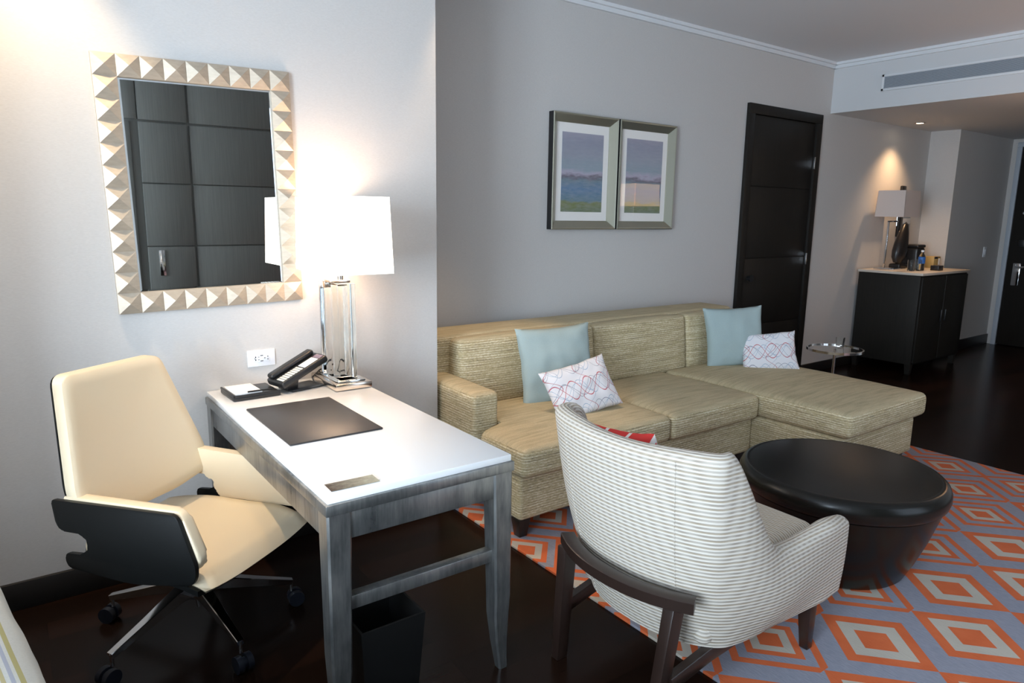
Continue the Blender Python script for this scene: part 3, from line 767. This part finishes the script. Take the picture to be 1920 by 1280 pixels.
# underside + seat
MB().cushion(-.24, -.262, .232, .385, .262, .33, .03, (0, 0, 0), 8).build('seat_rail', M['ribz'], ac, angle=60)
MB().cushion(-.20, -.248, .325, .40, .248, .455, .035, (.004, .0, .02), 14).build('seat_cushion', M['ribseat'], ac, angle=60)
for i_ in (46, len(rings) - 47):
    pts_ = [Vector(q_) for q_ in seam_pts[i_]]
    MB().tube(pts_, .0022, 6).build('seam_piping', M['ribz'], ac)
# wood frame
arc = []
for k in range(17):
    t = -1 + 2 * k / 16; arc.append((-.335 - .075 * (1 - abs(t) ** 2.2), t * .262 - .022, .425))
MB().bars([(a_ + .0, b2, c_) for a_, b2, c_ in arc], .048, .038).build('back_rail', M['chairwood'], ac, angle=50)
for sg in (-1, 1):
    bx_ = -.425 if sg < 0 else -.372; by_ = sg * .225
    MB().hexa([(bx_ - .024, by_ - .017, 0), (bx_ + .022, by_ - .017, 0), (bx_ + .022, by_ + .017, 0), (bx_ - .024, by_ + .017, 0),
               (-.350 - .026, sg * .225 - .020, .408), (-.350 + .030, sg * .225 - .020, .408), (-.350 + .030, sg * .225 + .020, .408), (-.350 - .026, sg * .225 + .020, .408)], .004).build('leg', M['chairwood'], ac)
    fy = sg * .275
    MB().hexa([(.345 - .016, fy - .016, 0.012), (.345 + .016, fy - .016, 0.012), (.345 + .016, fy + .016, 0.012), (.345 - .016, fy + .016, 0.012),
               (.325 - .027, fy - .027, .245), (.325 + .027, fy - .027, .245), (.325 + .027, fy + .027, .245), (.325 - .027, fy + .027, .245)], .004).build('leg', M['chairwood'], ac)
    MB().bars([(-.372, sg * .238, .17), (-.2, sg * .245, .20), (.0, sg * .25, .212), (.33, sg * .26, .222)], .03, .045).build('side_rail', M['chairwood'], ac)
throw_pillow('throw_pillow', .30, .34, .10, M['red'], (1.645, 1.54, .640), (R_(-12), R_(8), R_(88)), 'red pillow with white line peeking over the back of the ivory armchair', 'pillow', 6, .008)

# ------------------------------------------------------------------ office chair : local x = lateral, y = forward
OX, OY = .398, 2.48
oc = thing('desk_chair', (OX, OY, 0), 'cream leather swivel desk chair with black shell and chrome star base', 'chair')
oc.rotation_euler = (0, 0, math.atan2(.581, .814))      # local x -> L ; local -y -> forward
# local coords: X=u, Y=-v
def uv(u, v_, z): return Vector((u, -v_, z))
def smoothpoly(P, r=.02, n=4):
    out = []; N_ = len(P)
    for i in range(N_):
        p0, p1, p2 = Vector(P[i - 1][:2]), Vector(P[i][:2]), Vector(P[(i + 1) % N_][:2]); rr = P[i][2] if len(P[i]) > 2 else r
        a_ = (p0 - p1); b2 = (p2 - p1); ra = min(rr, a_.length * .45, b2.length * .45)
        A_ = p1 + a_.normalized() * ra; B_ = p1 + b2.normalized() * ra
        for k in range(n + 1):
            t = k / n; q = A_ * (1 - t) ** 2 + p1 * 2 * t * (1 - t) + B_ * t * t; out.append((q.x, q.y))
    return out
def side(sg):
    va = .285 if sg < 0 else .11; za = 0 if sg < 0 else -.020
    outl = smoothpoly([(-.205, .605, .012), (va - .0, .628 + za, .02), (.345, .47, .02), (.335, .415, .03), (.10, .375, .06), (-.165, .385, .02), (-.168, .432, .015), (-.085, .440, .02), (-.062, .475, .02), (-.085, .508, .02), (-.190, .505, .03)])
    inn = smoothpoly([(-.175, .615, .012), (va + .0, .632 + za, .03), (.350, .49, .02), (.325, .445, .03), (-.04, .435, .03), (-.035, .475, .02), (-.07, .515, .02), (-.17, .515, .02)])
    MB().prism(outl, .014, lambda a_, b2, w_: uv(sg * (.272 + w_), a_, b2), .003).build('armrest_shell', M['shell'], oc, angle=50)
    MB().prism(inn, .036, lambda a_, b2, w_: uv(sg * (.2705 - w_), a_, b2), .013).build('armrest_pad', M['leather'], oc, angle=60)
for sg in (-1, 1): side(sg)
# back: pad + shell
def slab(pts_v, prof, thick, bev):   # prof: list (halfwidth, z) going bottom-left..; curved lean
    pass
def backpt(u, z, w_):
    f = (z - .52) / (.975 - .52); v_ = -.165 - .112 * f
    v_ += .035 * (abs(u) / .27) ** 2 * (1 - .5 * f)
    return uv(u, v_ - w_, z)
outline = smoothpoly([(-.262, .535, .02), (-.12, .500, .05), (.12, .500, .05), (.262, .535, .02), (.272, .62, .03), (.195, .975, .035), (-.195, .975, .035), (-.272, .62, .03)], .02, 5)
def grid_slab(front, back, bev, name, mat, inset=0):
    # dense: fill between outline by scaling rings toward centre
    mb = MB(); cx, cz = 0, .735; R = []
    ks = [1, .985, .95, .85, .7, .5, .3, .12]
    for s_i, (w_, sgn) in enumerate(((front, 1), (back, -1))):
        rings = []
        for k in ks:
            dome = (1 - k ** 8)
            ww = w_ - sgn * 0
            mid = (front + back) / 2
            wk = mid + (w_ - mid) * (0.75 + .25 * min(1, (1 - k) / .05) if k > .95 else 1) 
            rings.append([mb.bm.verts.new(backpt(cx + (p[0] - cx) * k * (1 - inset), cz + (p[1] - cz) * k * (1 - inset), wk)) for p in outline])
        n_ = len(outline)
        for A, B in zip(rings, rings[1:]):
            for q in range(n_): mb.bm.faces.new((A[q], A[(q + 1) % n_], B[(q + 1) % n_], B[q]))
        mb.bm.faces.new(rings[-1]); R.append(rings[0])
    n_ = len(outline)
    for q in range(n_): mb.bm.faces.new((R[0][q], R[0][(q + 1) % n_], R[1][(q + 1) % n_], R[1][q]))
    return mb.build(name, mat, oc, angle=60)
grid_slab(-.052, .004, .01, 'backrest_pad', M['leather'])
grid_slab(.005, .013, .004, 'backrest_shell', M['shell'], .022)
# seat
mb = MB()
nU, nV = 18, 22; top_, bot_ = [], []
def seatz(u, v_):
    z = .432 + .018 * (abs(u) / .25) ** 3 - .010 * math.cos(v_ * 6)
    if v_ > .22: z -= .9 * (v_ - .22) ** 1.6
    return z
def halfw(v_): return .262 if v_ > .0 else .262 - .10 * (-v_ / .23) ** 2.2
G = {}
for s_ in (0, 1):
    for i in range(nU + 1):
        for j in range(nV + 1):
            a_ = -1 + 2 * i / nU; v_ = -.225 + .575 * j / nV
            hw_ = halfw(v_); 
            e_ = min(1, (1 - abs(a_)) / .12, (j / nV) / .07, (1 - j / nV) / .06); e_ = max(0, e_)
            rr = math.sqrt(max(0, 1 - (1 - e_) ** 2))
            cen = seatz(a_ * hw_, v_) - .035
            z = cen + (.035 * rr if s_ else -.030 * rr)
            if e_ == 0 and s_ == 1: G[(1, i, j)] = G[(0, i, j)]; continue
            G[(s_, i, j)] = mb.bm.verts.new(uv(a_ * hw_, v_, z))
for s_ in (0, 1):
    for i in range(nU):
        for j in range(nV):
            mb.bm.faces.new((G[(s_, i, j)], G[(s_, i + 1, j)], G[(s_, i + 1, j + 1)], G[(s_, i, j + 1)]))
mb.build('seat_pad', M['leather'], oc, angle=70)
mb = MB(); G = {}
for s_ in (0, 1):
    for i in range(9):
        for j in range(13):
            a_ = -1 + i / 4; v_ = -.225 + .575 * j / 12; hw_ = halfw(v_) + .002; v_ = -.225 + .545 * j / 12
            G[(s_, i, j)] = mb.bm.verts.new(uv(a_ * hw_, v_ + (.004 if j == 12 else 0), seatz(a_ * hw_, v_) - (.050 if s_ else .068)))
for i in range(8):
    for j in range(12):
        for s_ in (0, 1): mb.bm.faces.new((G[(s_, i, j)], G[(s_, i + 1, j)], G[(s_, i + 1, j + 1)], G[(s_, i, j + 1)]))
for i in range(8):
    for j in (0, 12): mb.bm.faces.new((G[(0, i, j)], G[(0, i + 1, j)], G[(1, i + 1, j)], G[(1, i, j)]))
for j in range(12):
    for i in (0, 8): mb.bm.faces.new((G[(0, i, j)], G[(0, i, j + 1)], G[(1, i, j + 1)], G[(1, i, j)]))
mb.build('seat_shell', M['shell'], oc, angle=60)
# base ; centre in world about (.445,2.515)
iv = Matrix.Rotation(-math.atan2(.581, .814), 4, 'Z')
bc = iv @ Vector((.447 - OX, 2.513 - OY, 0))
MB().cyl((bc.x, bc.y, .15), (bc.x, bc.y, .37), .026).lathe([(0, .345), (.09, .345), (.10, .36), (.09, .372), (0, .372)], (bc.x, bc.y, 0), 24).build('gas_column', M['black'], oc)
MB().lathe([(0, .135), (.03, .130), (.042, .14), (.036, .175), (.030, .20), (0, .205)], (bc.x, bc.y, 0), 24).build('hub', M['chrome'], oc)
MB().tube([(bc.x, bc.y, .13), (bc.x + .004, bc.y - .004, .085)], .006).build('tilt_pin', M['chrome'], oc)
for k in range(5):
    ang = math.radians(353 + 72 * k) - math.atan2(.581, .814); d = Vector((math.cos(ang), math.sin(ang), 0)); L_ = .335
    pts = [bc + d * .015 + Vector((0, 0, .172)), bc + d * .08 + Vector((0, 0, .165)), bc + d * .2 + Vector((0, 0, .132)), bc + d * L_ + Vector((0, 0, .096))]
    lg = MB().bars(pts, [.056, .042, .032, .024], [.056, .046, .032, .020]).cyl(bc + d * (L_ - .004) + Vector((0, 0, .10)), bc + d * (L_ - .004) + Vector((0, 0, .058)), .006).build('base_arm', M['chrome'], oc, angle=40)
    side_ = Vector((-d.y, d.x, 0)); c0 = bc + d * (L_ + .012) + Vector((0, 0, .029))
    MB().cyl(c0 - side_ * .026, c0 - side_ * .007, .029).cyl(c0 + side_ * .007, c0 + side_ * .026, .029).cyl(c0 - side_ * .008, c0 + side_ * .008, .018).build('caster', M['rubber'], lg)

# ------------------------------------------------------------------ bed corner
bed = thing('bed', (-.009, 1.66, 0), 'bed corner with pale blue-grey coverlet striped in olive at the lower left', 'bed', R_(8.5))
mb = MB().cushion(-1.6, -1.5, .16, -.015, .65, .50, .05, (0, 0, .02), 14)
mb.build('mattress', M['paper'], bed)
mb = MB(); nY, prof = 70, [(-1.58, .512), (-1.0, .520), (-.5, .520), (-.2, .516), (-.12, .513), (-.06, .508), (-.02, .496), (.0, .47), (.008, .42), (.010, .34), (.014, .25), (.02, .16)]
rows = []
for j in range(nY + 1):
    yy = -1.55 + 2.25 * j / nY; row = []
    for i, (px, pz) in enumerate(prof):
        wv_ = .012 * noise.noise(Vector((yy * 5, i * .3, 2))) * (1 if i > 5 else .3)
        fl = 1 + 1.2 * max(0, i - 7) / 4
        row.append(mb.bm.verts.new((px + wv_ * fl, yy, pz + wv_ * .3)))
    rows.append(row)
for A, B in zip(rows, rows[1:]):
    for k in range(len(A) - 1): mb.bm.faces.new((A[k], A[k + 1], B[k + 1], B[k]))
o = mb.build('coverlet', M['cover'], bed, angle=80); md = o.modifiers.new('thickness', 'SOLIDIFY'); md.thickness = .006
MB().box(-1.55, -1.45, .0, -.06, .6, .17, .01).build('bed_base', M['darkwood'], bed)

# ------------------------------------------------------------------ side table
st = thing('side_table', (4.90, 2.63, 0), 'small round glass side table with chrome rim beyond the chaise', 'table')
pts = [(.19 * math.cos(2 * PI * i / 48), .19 * math.sin(2 * PI * i / 48), .552) for i in range(49)]
mb = MB(); bmr = mb.bm; rg = []
for i in range(48):
    a_ = 2 * PI * i / 48; c_, s_ = math.cos(a_), math.sin(a_)
    rg.append([bmr.verts.new(((.19 + dr_) * c_, (.19 + dr_) * s_, .552 + dz)) for dr_, dz in ((-.006, -.008), (.006, -.008), (.006, .010), (-.006, .010))])
for i in range(48):
    A, B = rg[i], rg[(i + 1) % 48]
    for k in range(4): bmr.faces.new((A[k], A[(k + 1) % 4], B[(k + 1) % 4], B[k]))
mb.build('rim', M['chrome'], st, angle=40)
MB().lathe([(0, .548), (.186, .548), (.186, .554), (0, .554)], n=48).build('glass_top', M['glass'], st)
MB().cyl((0, 0, .02), (0, 0, .548), .011).build('pole', M['chrome'], st)
MB().lathe([(0, 0), (.09, 0), (.09, .008), (.02, .02), (0, .02)], n=40).build('foot', M['chrome'], st)
tg = MB().lathe([(0, 0), (.026, 0), (.028, .004), (.032, .07), (.030, .07), (.026, .008), (0, .008)], n=24).build('tumbler', M['glass'], loc=(5.02, 2.66, .5555))
tag(tg, 'small clear glass standing on the round glass side table', 'glass')

# ------------------------------------------------------------------ minibar cabinet
cb = thing('minibar_cabinet', (7.60, 3.32, 0), 'tall dark wood minibar cabinet with a pale stone top by the passage', 'cabinet')
MB().box(-.52, -.29, .10, .53, .31, .975, .004).build('body', M['cabwood'], cb)
MB().box(-.535, -.315, .975, .55, .315, 1.0, .004).build('stone_top', M['marble'], cb)
for i, (a_, c_) in enumerate(((-.505, 0.0), (.01, .515))):
    d = MB().box(a_, -.308, .12, c_, -.291, .96, .003).build('door', M['cabwood'], cb)
    hx = c_ - .04 if i == 0 else a_ + .04
    MB().box(hx - .006, -.325, .5, hx + .006, -.309, .62, .003).build('handle', M['black'], d)
for x_ in (-.49, .49):
    for y_ in (-.26, .27): MB().hexa([(x_ - .02, y_ - .02, 0), (x_ + .02, y_ - .02, 0), (x_ + .02, y_ + .02, 0), (x_ - .02, y_ + .02, 0), (x_ - .028, y_ - .028, .1), (x_ + .028, y_ - .028, .1), (x_ + .028, y_ + .028, .1), (x_ - .028, y_ + .028, .1)]).build('leg', M['cabwood'], cb)
CT = 1.0
l2 = thing('table_lamp', (7.39, 3.46, CT), 'unlit chrome table lamp with pinkish linen shade on the minibar cabinet', 'lamp')
MB().box(-.17, -.10, 0, .12, .10, .018, .003).build('base', M['chrome'], l2)
MB().box(-.165, -.008, .018, -.150, .008, .49, .002).box(-.165, -.008, .478, .02, .008, .493, .002).build('bracket_arm', M['chrome'], l2)
MB().cyl((.01, 0, .44), (.01, 0, .62), .008).build('stem', M['chrome'], l2)
sh = shade(MB(), .165, .145, .155, .135, .53, .79).build('lamp_shade', M['shade_off'], l2, smooth=False); 
MB().box(-.16, -.003, .0, .16, .003, .004).build('shade_spider', M['chrome'], l2, loc=(.0, 0, .62))
# black rounded appliance
ap = thing('countertop_appliance', (7.62, 3.50, CT), 'tall black rounded appliance behind the drinking glasses on the cabinet', 'appliance')
MB().cushion(-.09, -.06, 0, .09, .06, .05, .02, (0, 0, 0), 6).build('base', M['black'], ap)
mb = MB().lathe([(0, 0), (.05, .01), (.085, .06), (.095, .12), (.088, .19), (.065, .28), (.035, .36), (0, .385)], n=32)
for v_ in mb.bm.verts: v_.co.x += v_.co.z * .25 - .03; v_.co.y *= .6; v_.co.z += .045
for v_ in mb.bm.verts: v_.co *= 1.12
mb.build('head', M['black'], ap)
# drinking glasses
gl = MB().lathe([(0, 0), (.030, 0), (.033, .004), (.036, .11), (.0335, .11), (.029, .012), (0, .012)], n=24).build('drinking_glass', M['glass'], loc=(7.33, 3.24, CT))
tag(gl, 'clear drinking glass on the cabinet, the one nearer the chrome lamp upright', 'glass', 'drinking glasses on the minibar')
g2 = gl.copy(); COL.objects.link(g2); g2.location = (7.42, 3.22, CT); g2['label'] = 'clear drinking glass on the cabinet, the one beside the blue water bottle'
bt = thing('water_bottle', (7.50, 3.22, CT), 'small plastic water bottle with a blue label on the cabinet', 'bottle')
MB().lathe([(0, 0), (.028, 0), (.031, .006), (.031, .13), (.026, .15), (.013, .175), (.012, .188), (0, .188)], n=24).build('body', M['glass'], bt)
MB().lathe([(.0315, .07), (.0322, .071), (.0322, .134), (.0315, .135)], n=24).build('label', M['blue'], bt)
MB().lathe([(0, .185), (.014, .185), (.014, .203), (0, .203)], n=16).build('cap', M['whitepl'], bt)
ib = thing('ice_bucket', (7.83, 3.46, CT), 'black leather ice bucket with a small white tag on the cabinet', 'ice bucket')
MB().cushion(-.085, -.085, 0, .085, .085, .215, .02, (.006, .006, 0), 6).build('body', M['black'], ib)
MB().cushion(-.088, -.088, .215, .088, .088, .245, .012, (0, 0, .006), 6).build('lid', M['black'], ib)
MB().box(.02, -.098, .08, .05, -.093, .12).build('tag', M['paper'], ib, smooth=False)
bx = MB().box(-.055, -.04, 0, .055, .04, .05, .004).build('coaster_box', M['black'], loc=(7.67, 3.14, CT)); tag(bx, 'low black box at the front edge of the cabinet top', 'box')
tb = thing('tea_box', (8.07, 3.36, CT), 'tan open-topped box of tea sachets at the right end of the cabinet', 'box')
MB().box(-.075, -.05, 0, .075, .05, .12, .003).build('carton', M['tan'], tb)
MB().box(-.07, -.056, .098, .0, -.05, .12, .001).build('dark_band', M['black'], tb)
MB().box(.03, -.055, .03, .06, -.050, .10, .001).build('sachet', M['paper'], tb)
# things on the wall behind
th = thing('control_panel', (8.0, SY, 1.53), 'white framed control panel on the wall behind the minibar lamp', 'control panel')
MB().box(-.10, -.02, -.07, .10, 0, .09, .004).build('housing', M['trimw'], th); MB().box(-.08, -.022, -.01, .08, -.019, .075, .001).build('screen', M['silver'], th)
# dark wall sconce strip seen above the shade
ws = thing('wall_fitting', (7.86, SY, 1.62), 'narrow black fitting mounted on the wall directly behind the lamp shade', 'wall fitting')
MB().box(-.045, -.03, -.30, .045, 0, .24, .01).build('back_plate', M['black'], ws)
MB().cyl((0, -.03, -.26), (0, -.055, -.26), .03, .02).build('knob', M['nickel'], ws)

# floor lamp that shows as a warm reflection in the right picture
fl = thing('floor_lamp', (6.12, 1.38, 0), 'lit floor lamp whose shade is reflected in the right picture glass', 'lamp')
MB().lathe([(0, 0), (.15, 0), (.15, .012), (.02, .025), (0, .025)], n=40).build('base', M['nickel'], fl)
MB().cyl((0, 0, .02), (0, 0, 1.72), .011).build('pole', M['nickel'], fl)
shade(MB(), .21, .21, .20, .20, 1.62, 1.87).build('lamp_shade', emat('warm_lit_shade', (1, .66, .40), 5), fl, smooth=False)
MB().lathe([(0, 0), (.03, .03), (.03, .06), (0, .09)], n=16).build('bulb', M['key'], fl, loc=(0, 0, 1.71))

# ------------------------------------------------------------------ daylight and added fill
def area(name, loc, rot, sx, sy, e, col):
    ld = bpy.data.lights.new(name, 'AREA'); ld.shape = 'RECTANGLE'; ld.size = sx; ld.size_y = sy; ld.energy = e; ld.color = col
    lo = bpy.data.objects.new(name, ld); COL.objects.link(lo); lo.location = loc; lo.rotation_euler = rot; return lo
area('window_daylight', (-3.22, -.375, 1.5), (0, -PI / 2, 0), 2.3, 1.85, 430, (.72, .86, 1.0))
area('fill_window_light', (3.45, -1.62, 1.5), (PI / 2, 0, 0), 1.7, 2.3, 16, (.74, .87, 1.0))  # added fill to brighten the sofa wall, shining through the added front window
w_ = bpy.data.worlds.new('sky'); S.world = w_; w_.use_nodes = True
w_.node_tree.nodes['Background'].inputs[0].default_value = (.62, .78, 1, 1); w_.node_tree.nodes['Background'].inputs[1].default_value = 1.5

# ------------------------------------------------------------------ camera
yaw, pitch, roll, F = math.radians(36.3275), math.radians(10.4233), math.radians(.83123), 1295.4
cy, sy, cp, sp = math.cos(yaw), math.sin(yaw), math.cos(pitch), math.sin(pitch)
f = Vector((sy * cp, cy * cp, -sp)); r = Vector((cy, -sy, 0)); u = r.cross(f)
r2 = r * math.cos(roll) + u * math.sin(roll); u2 = u * math.cos(roll) - r * math.sin(roll)
cam = bpy.data.cameras.new('camera'); co = bpy.data.objects.new('camera', cam); COL.objects.link(co)
mw = Matrix(((r2.x, u2.x, -f.x, 0), (r2.y, u2.y, -f.y, 0), (r2.z, u2.z, -f.z, 1.5), (0, 0, 0, 1)))
co.matrix_world = mw
cam.sensor_width = 36; cam.lens = F / 1920 * 36; cam.clip_start = .05
S.camera = co
vs = S.view_settings; vs.view_transform = 'Standard'; vs.look = 'None'; vs.gamma = 1; vs.exposure = 0.0; vs.use_curve_mapping = False
